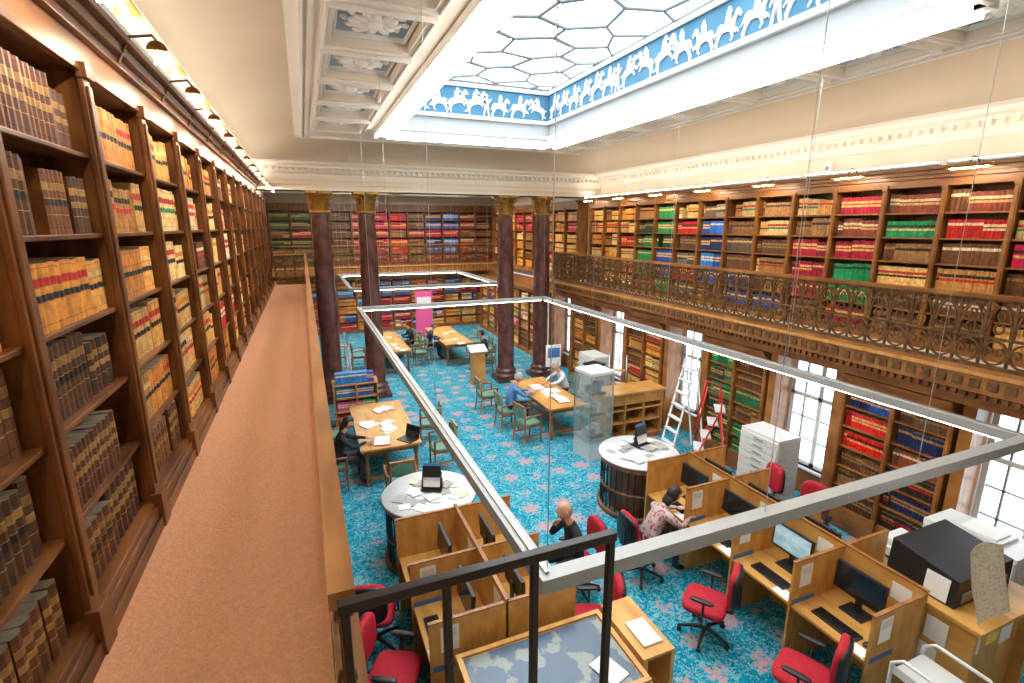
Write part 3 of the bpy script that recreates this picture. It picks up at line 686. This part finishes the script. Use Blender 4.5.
mb.box(.92,2.72,.93,2.38,3.58,.97,wood_oak); mb.box(.98,2.78,.971,2.32,3.52,.975,map_m); frame(mb,.97,2.33,2.77,3.53,.97,.995,.045,wood_oak)
mb.box(.96,2.76,.78,2.34,3.54,.93,wood_oak)
for x in (.96,2.28):
    for y in (2.76,3.48): mb.box(x,y,0,x+.06,y+.06,.8,wood_oak)
mb.box(.98,2.78,.2,2.32,3.52,.23,wood_oak); mb.box(1.2,2.755,.82,1.9,2.76,.9,wood_mid)
mb.rbox((2.1,2.95,.985),(.2,.28,.004),laminate,(0,0,.3))
mb.obj('map_display_table',bevel=.004)
mb=MB(); mb.box(2.42,2.9,0,2.47,3.6,1.0,wood_oak); mb.box(2.72,2.9,0,2.76,3.6,1.0,wood_oak)
for z in (.1,.5,.97): mb.box(2.47,2.9,z,2.72,3.6,z+.03,wood_oak)
mb.box(2.5,3.0,.13,2.7,3.5,.35,paper); mb.box(2.5,3.0,1.0,2.7,3.3,1.02,laminate); mb.obj('leaflet_cabinet',bevel=.003)
def showcase(mb):
    mb.box(-.27,-.27,0,.27,.27,.42,laminate); mb.box(-.29,-.29,.42,.29,.29,.45,steel); mb.box(-.29,-.29,1.8,.29,.29,1.86,laminate)
    for x in (-.275,.275):
        for y in (-.275,.275): mb.box(x-.012,y-.012,.45,x+.012,y+.012,1.8,steel)
    for z in (.9,1.35): mb.box(-.26,-.26,z,.26,.26,z+.012,glass)
    for s in (-1,1): mb.box(s*.27-.003,-.26,.45,s*.27+.003,.26,1.8,glass); mb.box(-.26,s*.27-.003,.45,.26,s*.27+.003,1.8,glass)
    for z in (.45,.912,1.362):
        mb.box(-.15,-.1,z,.0,.1,z+.16,greyp); mb.rbox((.1,.05,z+.1),(.12,.16,.2),R.choice((bluep,laminate,newsp)),(0,.2,.3)); mb.box(-.2,-.2,z,.15,-.12,z+.04,wood_dark)
place('glass_display_cabinet',showcase,(5.22,8.35,0),.1)
mb=MB(); mb.box(5.7,8.6,0,7.2,8.63,.1,wood_mid)
mb.box(5.7,9.12,0,7.2,9.15,1.12,wood_light); mb.box(5.66,8.56,1.1,7.24,9.18,1.15,wood_light)
for x in (5.7,6.19,6.68,7.17): mb.box(x,8.6,0,x+.03,9.12,1.1,wood_light)
for z in (.1,.42,.72,): mb.box(5.73,8.62,z,7.17,9.12,z+.025,wood_light)
mb.box(5.73,8.615,.86,7.17,8.63,1.1,wood_light); mb.obj('low_wooden_cabinet',bevel=.004)
e=bpy.data.objects.new('low_bookcase',None); COL.objects.link(e)
mb=MB(); mb.box(.35,11.95,0,1.35,12.2,1.05,wood_light); mb.box(.33,11.93,1.05,1.37,12.22,1.08,wood_light)
for x in (.35,.84,1.32): mb.box(x,11.7,0,x+.03,11.95,1.05,wood_light)
for z in (.05,.4,.73,1.05): mb.box(.35,11.7,z,1.35,11.95,z+.03,wood_light)
mb.obj('carcass',e); B=BB(); T=lambda u,w,z:(u,11.7-w,z)
for z in (.08,.43,.76,1.08): fill(B,T,.4,1.3,z,.3,'lblue' if z>.7 else 'mix',1)
B.obj('books',e)
def drawers(h,w,d,n):
    def f(mb):
        mb.box(-d/2,-w/2,.04,d/2,w/2,h,whitemetal); mb.box(-d/2+.03,-w/2+.03,0,d/2-.03,w/2-.03,.04,blackp)
        for i in range(n):
            z=.07+i*(h-.1)/n; zz=z+(h-.1)/n-.016; mb.box(-d/2-.02,-w/2+.01,z,-d/2,w/2-.01,zz,whitemetal); mb.box(-d/2-.035,-.09,(z+zz)/2-.012,-d/2-.02,.09,(z+zz)/2+.012,greyp)
            mb.box(-d/2+.02,-w/2-.004,z,d/2-.02,-w/2,zz,laminate)
    return f
place('filing_cabinet',drawers(1.32,.75,.5,10),(6.98,5.60,0),0,.004,key='d1')
place('filing_cabinet',drawers(1.15,.9,.55,4),(7.1,2.75,0),0,.006,key='d2')
place('filing_cabinet',drawers(1.3,.8,.5,4),(7.05,11.3,0),0,.004,key='d3')
mb=MB(); mb.box(6.9,2.5,1.152,7.3,3.0,1.19,laminate); mb.box(6.95,2.55,1.19,7.25,2.9,1.21,paper); mb.obj('document_tray')
mb=MB(); mb.box(6.05,2.84,.0,6.6,2.88,.72,wood_oak); mb.box(6.02,2.82,.72,6.62,3.35,.75,wood_oak); mb.box(6.05,3.29,0,6.6,3.33,.72,wood_oak); mb.box(6.08,2.88,.3,6.58,3.29,.33,wood_oak); mb.obj('printer_stand')
mb=MB(); mb.box(6.08,2.88,.752,6.55,3.3,.98,whitemetal); mb.box(6.12,2.92,.98,6.5,3.26,1.06,whitemetal); mb.box(6.055,2.95,.85,6.08,3.2,.88,blackp); mb.obj('printer',bevel=.015)
mb=MB(); W=wood_oak
mb.box(5.25,1.9,0,5.29,2.75,1.12,W); mb.box(6.28,1.9,0,6.32,2.75,1.12,W); mb.box(5.29,2.0,0,6.28,2.03,1.12,W); mb.box(5.22,1.86,1.12,6.35,2.78,1.16,W)
mb.box(5.29,2.03,.5,6.28,2.73,.53,W); mb.box(5.29,2.72,0,6.28,2.75,1.12,W)
for y,z,w,h,m in ((2.1,.8,.18,.24,paper),(2.4,.82,.2,.22,paper),(2.15,.45,.2,.28,paper),(2.5,.5,.12,.16,yellowp)): mb.box(5.245,y,z,5.25,y+w,z+h,m)
for x,z,m in ((5.4,.7,paper),(5.7,.75,yellowp),(5.95,.68,paper)): mb.box(x,1.995,z,x+.2,2.0,z+.28,m)
mb.obj('enquiry_podium',bevel=.004)
mb=MB(); x0,x1,ya,yb=5.34,6.28,2.14,2.74
mb.add([(x0,ya,1.165),(x1,ya,1.165),(x1,yb,1.165),(x0,yb,1.165),(x0+.02,ya,1.44),(x1-.02,ya,1.44),(x1-.03,yb,1.54),(x0+.03,yb,1.54)],[(0,1,2,3),(4,5,6,7),(0,1,5,4),(1,2,6,5),(2,3,7,6),(3,0,4,7)],blackp)
mb.box(x0+.1,ya-.01,1.19,x1-.1,ya,1.30,greyp); mb.rbox((x0+.004,2.3,1.30),(.006,.2,.24),paper,(0,.08,0)); mb.obj('document_scanner',bevel=.012)
mb=MB(); vs=[];n=14
for i in range(n+1):
    t=i/n; x=5.30+.50*t; bend=.02*math.sin(t*5)
    vs+=[(x+.05,2.115+bend,1.78+.04*math.sin(t*4)),(x+.02,2.04+bend,1.48),(x,1.93+bend*.5,1.172+.0*t)]
mb.add(vs,[(3*i+j,3*i+j+1,3*i+j+4,3*i+j+3) for i in range(n) for j in range(2)],newsp,True); mb.obj('poster_sheet')
def ladder(h,n,m1,m2):
    def f(mb):
        d=h*.45
        for s in (-1,1):
            mb.tube([(-d/2,s*.22,0),(d*.35,s*.20,h),(d*.35,s*.2,h+.35),(-.05,s*.2,h+.45),(-d/2+.1,s*.22,h*.55)],.018,m1,seg=6,ref=(0,1,0))
            mb.tube([(d/2+.1,s*.22,0),(d*.35,s*.2,h)],.018,m1,seg=6,ref=(0,1,0)); mb.tube([(-d/2+.05,s*.22,.15),(d/2+.05,s*.22,.15)],.012,m1,seg=6)
        for i in range(n):
            t=(i+1)/n; mb.box(-d/2+d*.85*t-.1,-.2,h*t-.03,-d/2+d*.85*t+.08,.2,h*t,m2)
    return f
place('step_ladder',ladder(1.35,5,redp,whitemetal),(6.80,6.85,0),-.7,key='l1')
place('library_steps',ladder(1.2,4,steel,wood_light),(6.85,9.9,0),.9,key='l2'); place('library_steps',ladder(1.2,4,steel,wood_light),(.7,15.2,0),1.2,key='l2')
def tall_ladder(mb):
    for s in (-1,1): mb.tube([(-.35,s*.2,0),(.15,s*.18,2.1)],.02,whitemetal,seg=6,ref=(0,1,0)); mb.tube([(.45,s*.2,0),(.15,s*.18,1.9)],.018,whitemetal,seg=6,ref=(0,1,0))
    for i in range(7):
        t=(i+1)/8; mb.box(-.35+.5*t-.05,-.19,2.1*t-.015,-.35+.5*t+.05,.19,2.1*t+.01,whitemetal)
place('tall_ladder',tall_ladder,(7.0,7.75,0),-.1)
def stool(mb): mb.lathe([(.2,0),(.2,.05),(.15,.2),(.14,.36),(.17,.38),(.17,.42),(0,.42)],(0,0,0),greenp,20)
place('kick_stool',stool,(6.25,6.6,0))
def crate(mb):
    mb.box(-.18,-.25,0,.18,.25,.02,greenp)
    for s in (-1,1): mb.box(s*.18-.01,-.25,0,s*.18+.01,.25,.28,greenp); mb.box(-.18,s*.25-.01,0,.18,s*.25+.01,.28,greenp)
    mb.box(-.14,-.2,.02,.14,.2,.24,paper)
place('plastic_crate',crate,(6.3,7.4,0),.1)
mb=MB(); x0,x1,ya,yb=4.45,4.9,1.55,2.1
for x in (x0,x1):
    mb.tube([(x,ya,.08),(x,ya,.95),(x,ya+.08,1.03),(x,yb-.08,1.03),(x,yb,.95),(x,yb,.08)],.016,whitemetal,seg=8,ref=(1,0,0))
for z in (.2,.55,.85): mb.box(x0,ya,z,x1,yb,z+.02,whitemetal); mb.box(x0,ya,z+.02,x0+.01,yb,z+.08,whitemetal)
for x in (x0,x1):
    for y in (ya,yb): mb.cyl((x-.012,y,.04),(x+.012,y,.04),.04,blackp)
mb.obj('book_trolley')
mb=MB(); mb.box(-.25,-.18,0,.25,.18,.03,wood_mid); mb.box(-.2,-.14,.03,.2,.14,1.0,wood_light); mb.rbox((0,0,1.06),(.55,.42,.03),laminate,(.35,0,0)); mb.obj('lectern',loc=(4.6,14.0,0))
mb=MB(); mb.box(-.4,-.12,0,.4,.12,.06,steel); mb.box(-.38,-.01,.06,.38,.01,1.95,pinkp); mb.box(-.3,-.015,1.2,.3,-.01,1.7,paper); mb.obj('display_banner',loc=(4.6,21.3,0))
mb=MB(); mb.box(-.2,-.2,0,.2,.2,.05,greyp); mb.box(-.02,-.02,0,.02,.02,1.0,steel); mb.box(-.22,-.03,.9,.22,.03,1.5,paper); mb.box(-.18,-.035,1.15,.18,-.03,1.42,bluep); mb.obj('information_stand',loc=(6.1,11.9,0))
def tower(mb):
    mb.box(-.2,-.2,0,.2,.2,.1,blackp); mb.box(-.16,-.16,.1,.16,.16,1.3,laminate)
    for i in range(4): mb.box(-.17,-.17,.3+i*.25,.17,-.16,.42+i*.25,[bluep,paper,redp,paper][i])
    mb.box(-.2,-.2,1.3,.2,.2,1.34,blackp)
place('leaflet_tower',tower,(6.45,10.35,0),.3)
# ================================================================== PEOPLE
skinm=mat('skin',(.60,.33,.22),.55)
hair_d=mat('hair_dark',(.015,.01,.008),.5); hair_g=mat('hair_grey',(.35,.33,.31),.6); hair_b=mat('hair_brown',(.09,.045,.02),.5)
suit=mat('cloth_black',(.012,.012,.016),.85); navy=mat('cloth_navy',(.02,.03,.07),.85); bluesh=mat('cloth_blue',(.09,.22,.48),.85); whitesh=mat('cloth_white',(.62,.63,.66),.85); trous=mat('cloth_trousers',(.03,.03,.04),.9)
shoe=mat('shoe_leather',(.01,.008,.007),.35); lipm=mat('lips',(.42,.14,.12),.5); eyew=mat('eye_white',(.7,.7,.68),.3)
def person(name,loc,rz,top,legs,hair,sk,lean=.15,armL=None,armR=None,pitch=.25,yaw=0,hairstyle='short'):
    ca,sa=math.cos(lean),math.sin(lean); P0=Vector((-.02,0,.56))
    def up(x,y,z): return (P0.x+ca*x+sa*z,y,P0.z-sa*x+ca*z)
    J={'pel':(P0.x,0,P0.z),'sp':up(0,0,.17),'ch':up(.0,0,.33),'nb':up(.0,0,.475),'nk':up(.02,0,.54),'hd':up(.035,0,.61)}
    rad={'pel':.135,'sp':.115,'ch':.135,'nb':.075,'nk':.052,'hd':.055}
    E=[('pel','sp'),('sp','ch'),('ch','nb'),('nb','nk'),('nk','hd')]
    for s,arm,t in ((1,armL,'L'),(-1,armR,'R')):
        sh=up(0,s*.175,.425); el,wr=arm or ((.18,s*.26,.78),(.42,s*.14,.80))
        J['sh'+t]=sh;J['el'+t]=el;J['wr'+t]=wr;J['cl'+t]=up(0,s*.09,.43)
        rad['cl'+t]=.075;rad['sh'+t]=.062;rad['el'+t]=.042;rad['wr'+t]=.027
        J['ua'+t]=tuple((Vector(sh)*.5+Vector(el)*.5)); rad['ua'+t]=.052
        E+= [('ch','cl'+t),('cl'+t,'sh'+t),('sh'+t,'ua'+t),('ua'+t,'el'+t),('el'+t,'wr'+t)]
        J['hp'+t]=(.02,s*.09,.54);J['kn'+t]=(.43,s*.13,.52);J['an'+t]=(.40,s*.13,.10);J['to'+t]=(.56,s*.14,.045); J['cf'+t]=(.40,s*.13,.36)
        rad['hp'+t]=.095;rad['kn'+t]=.062;rad['an'+t]=.04;rad['to'+t]=.036;rad['cf'+t]=.056
        E+= [('pel','hp'+t),('hp'+t,'kn'+t),('kn'+t,'cf'+t),('cf'+t,'an'+t),('an'+t,'to'+t)]
    ks=list(J); me=bpy.data.meshes.new('sk'); me.from_pydata([J[k] for k in ks],[(ks.index(a),ks.index(b)) for a,b in E],[])
    o=bpy.data.objects.new('sk',me); COL.objects.link(o); o.modifiers.new('s','SKIN'); sv=me.skin_vertices[0].data
    for i,k in enumerate(ks): sv[i].radius=(rad[k],rad[k]); sv[i].use_root=(k=='pel')
    ss=o.modifiers.new('u','SUBSURF'); ss.levels=2; ss.render_levels=2
    dg=bpy.context.evaluated_depsgraph_get(); ev=o.evaluated_get(dg); em=ev.to_mesh()
    V=[tuple(v.co) for v in em.vertices]; F=[tuple(p.vertices) for p in em.polygons]; ev.to_mesh_clear(); bpy.data.objects.remove(o)
    mb=MB(); segs=[(Vector(J[a]),Vector(J[b]),a,b) for a,b in E]
    groups={}
    for f in F:
        c=sum((Vector(V[i]) for i in f),Vector())/len(f); best=None
        for a,b,ka,kb in segs:
            d=b-a; t=max(0,min(1,(c-a).dot(d)/max(d.length_squared,1e-9))); dist=(c-(a+d*t)).length-(rad[ka]*(1-t)+rad[kb]*t)
            if best is None or dist<best[0]: best=(dist,ka,kb,t)
        ka,kb=best[1],best[2]
        m=top
        if ka=='nk' or ka=='nb': m=sk
        elif ka.startswith(('hp','kn')) or (ka.startswith('cf')): m=legs
        elif ka=='pel' and kb.startswith('hp'): m=legs
        elif ka.startswith('an'): m=shoe
        elif ka.startswith('el') and best[3]>.93: m=sk
        groups.setdefault(m,[]).append(f)
    for m,fs in groups.items(): mb.add(V,fs,m,True)
    hc=Vector(up(.055,0,.70)); Rm=Matrix.Rotation(yaw,4,'Z')@Matrix.Rotation(lean*.5+pitch,4,'Y'); mb.M=Matrix.Translation(hc)@Rm
    def wp(p):
        if p.z<0: k=1-.32*min(1,-p.z/.12); p.y*=k; p.x=p.x*(1-.15*min(1,-p.z/.12))+.012*min(1,-p.z/.1)
        return p
    mb.ell((0,0,0),(.098,.077,.118),sk,seg=20,ring=16,warp=wp)
    mb.add([(.088,-.016,-.035),(.088,.016,-.035),(.12,0,-.03),(.095,0,.018)],[(0,1,2),(0,2,3),(1,3,2)],sk,True)
    for s in (-1,1):
        mb.ell((.084,s*.032,.006),(.012,.015,.009),eyew,seg=8,ring=6); mb.ell((.095,s*.032,.006),(.004,.006,.006),hair_d,seg=6,ring=4)
        mb.ell((.088,s*.032,.026),(.010,.02,.004),hair if hairstyle!='bald' else hair_g,seg=8,ring=4); mb.ell((-.005,s*.078,-.005),(.02,.009,.032),sk,seg=8,ring=6)
    mb.ell((.082,0,-.063),(.012,.024,.006),lipm,seg=8,ring=4)
    if hairstyle=='bald': mb.ell((-.006,0,.0),(.101,.083,.112),hair_g,seg=20,ring=14,keep=lambda c:c.x<-.01 and -.07<c.z<.005)
    elif hairstyle=='long':
        mb.ell((-.012,0,.012),(.108,.090,.120),hair,seg=20,ring=14,keep=lambda c:(c.z>.045) or c.x<-.01)
        mb.ell((-.065,0,-.09),(.045,.078,.11),hair,seg=14,ring=10)
    else: mb.ell((-.012,0,.012),(.104,.086,.118),hair,seg=20,ring=14,keep=lambda c:(c.z>.045) or (c.x<-.015 and c.z>-.07))
    mb.M=Matrix()
    for s,t in ((1,'L'),(-1,'R')):
        w=Vector(J['wr'+t]); e=Vector(J['el'+t]); d=(w-e).normalized(); side=d.cross(Vector((0,0,1))); side=side.normalized() if side.length>.2 else Vector((0,1,0)); nrm=side.cross(d)
        Rh=Matrix((d,side,nrm)).transposed()
        mb.ell(w+d*.05,(.055,.040,.016),sk,e=.7,rot=Rh,seg=12,ring=8)
        for i,(off,L) in enumerate(((-.03,.062),(-.010,.075),(.011,.070),(.030,.055))):
            b=w+d*.085+side*off; mb.tube([b,b+d*L*.45-nrm*.004,b+d*L*.8-nrm*.016,b+d*L-nrm*.034],[.010,.0095,.0085,.005],sk,seg=6,ref=tuple(side))
        th=w+d*.03+side*(-.035*s*1.0); mb.tube([th,th+d*.03-side*s*.02-nrm*.008,th+d*.055-side*s*.022-nrm*.018],[.012,.011,.007],sk,seg=6)
    return mb.obj(name,loc=loc,rz=rz)
person('seated_man',(2.88,4.90,0),math.pi,suit,trous,hair_g,skinm,.20,armR=((.24,-.22,.80),(.26,-.06,1.04)),armL=((.22,.24,.76),(.42,.02,.74)),pitch=.35,yaw=-.1,hairstyle='bald')
person('seated_woman',(3.95,4.85,0),0,floral_m,trous,hair_d,skinm,.58,armL=((.38,.26,.80),(.60,.12,.81)),armR=((.34,-.27,.80),(.58,-.14,.81)),pitch=.25,hairstyle='long')
person('seated_reader',(.23,8.95,0),0,suit,trous,hair_d,skinm,.30,armL=((.30,.25,.82),(.55,.1,.83)),armR=((.28,-.26,.82),(.52,-.1,.83)),pitch=.35,hairstyle='long')
person('seated_reader',(4.17,10.35,0),0,bluesh,trous,hair_g,skinm,.30,armL=((.30,.25,.82),(.55,.1,.83)),armR=((.28,-.26,.82),(.52,-.1,.83)),pitch=.3)
person('seated_reader',(5.97,10.95,0),math.pi,whitesh,navy,hair_g,skinm,.38,armL=((.36,.28,.84),(.62,.30,.83)),armR=((.34,-.22,.84),(.56,-.02,.83)),pitch=.2)
person('seated_reader',(3.4,17.9,0),math.pi,suit,trous,hair_b,skinm,.3,pitch=.3)
person('seated_reader',(5.25,15.12,0),math.pi*.8,navy,trous,hair_d,skinm,.15,pitch=.1)
person('seated_reader',(3.8,17.2,0),0,navy,trous,hair_b,skinm,.3,pitch=.3)
# ================================================================== camera / world / view
phi,th=math.radians(22.26),math.radians(12.95)
F=Vector((math.sin(phi)*math.cos(th),math.cos(phi)*math.cos(th),-math.sin(th))); Rt=Vector((math.cos(phi),-math.sin(phi),0)); Up=Rt.cross(F)
cam=bpy.data.cameras.new('camera'); co=bpy.data.objects.new('camera',cam); COL.objects.link(co)
Mx=Matrix((Rt,Up,-F)).transposed().to_4x4(); Mx.translation=Vector((0,0,4.66)); co.matrix_world=Mx
cam.sensor_width=36; cam.lens=500/1024*36; cam.clip_start=.02; scene.camera=co
w=bpy.data.worlds.new('world'); scene.world=w; w.use_nodes=True; w.node_tree.nodes['Background'].inputs[0].default_value=(.7,.8,1,1); w.node_tree.nodes['Background'].inputs[1].default_value=.6
scene.view_settings.view_transform='Standard'; scene.view_settings.look='None'; scene.view_settings.exposure=.85
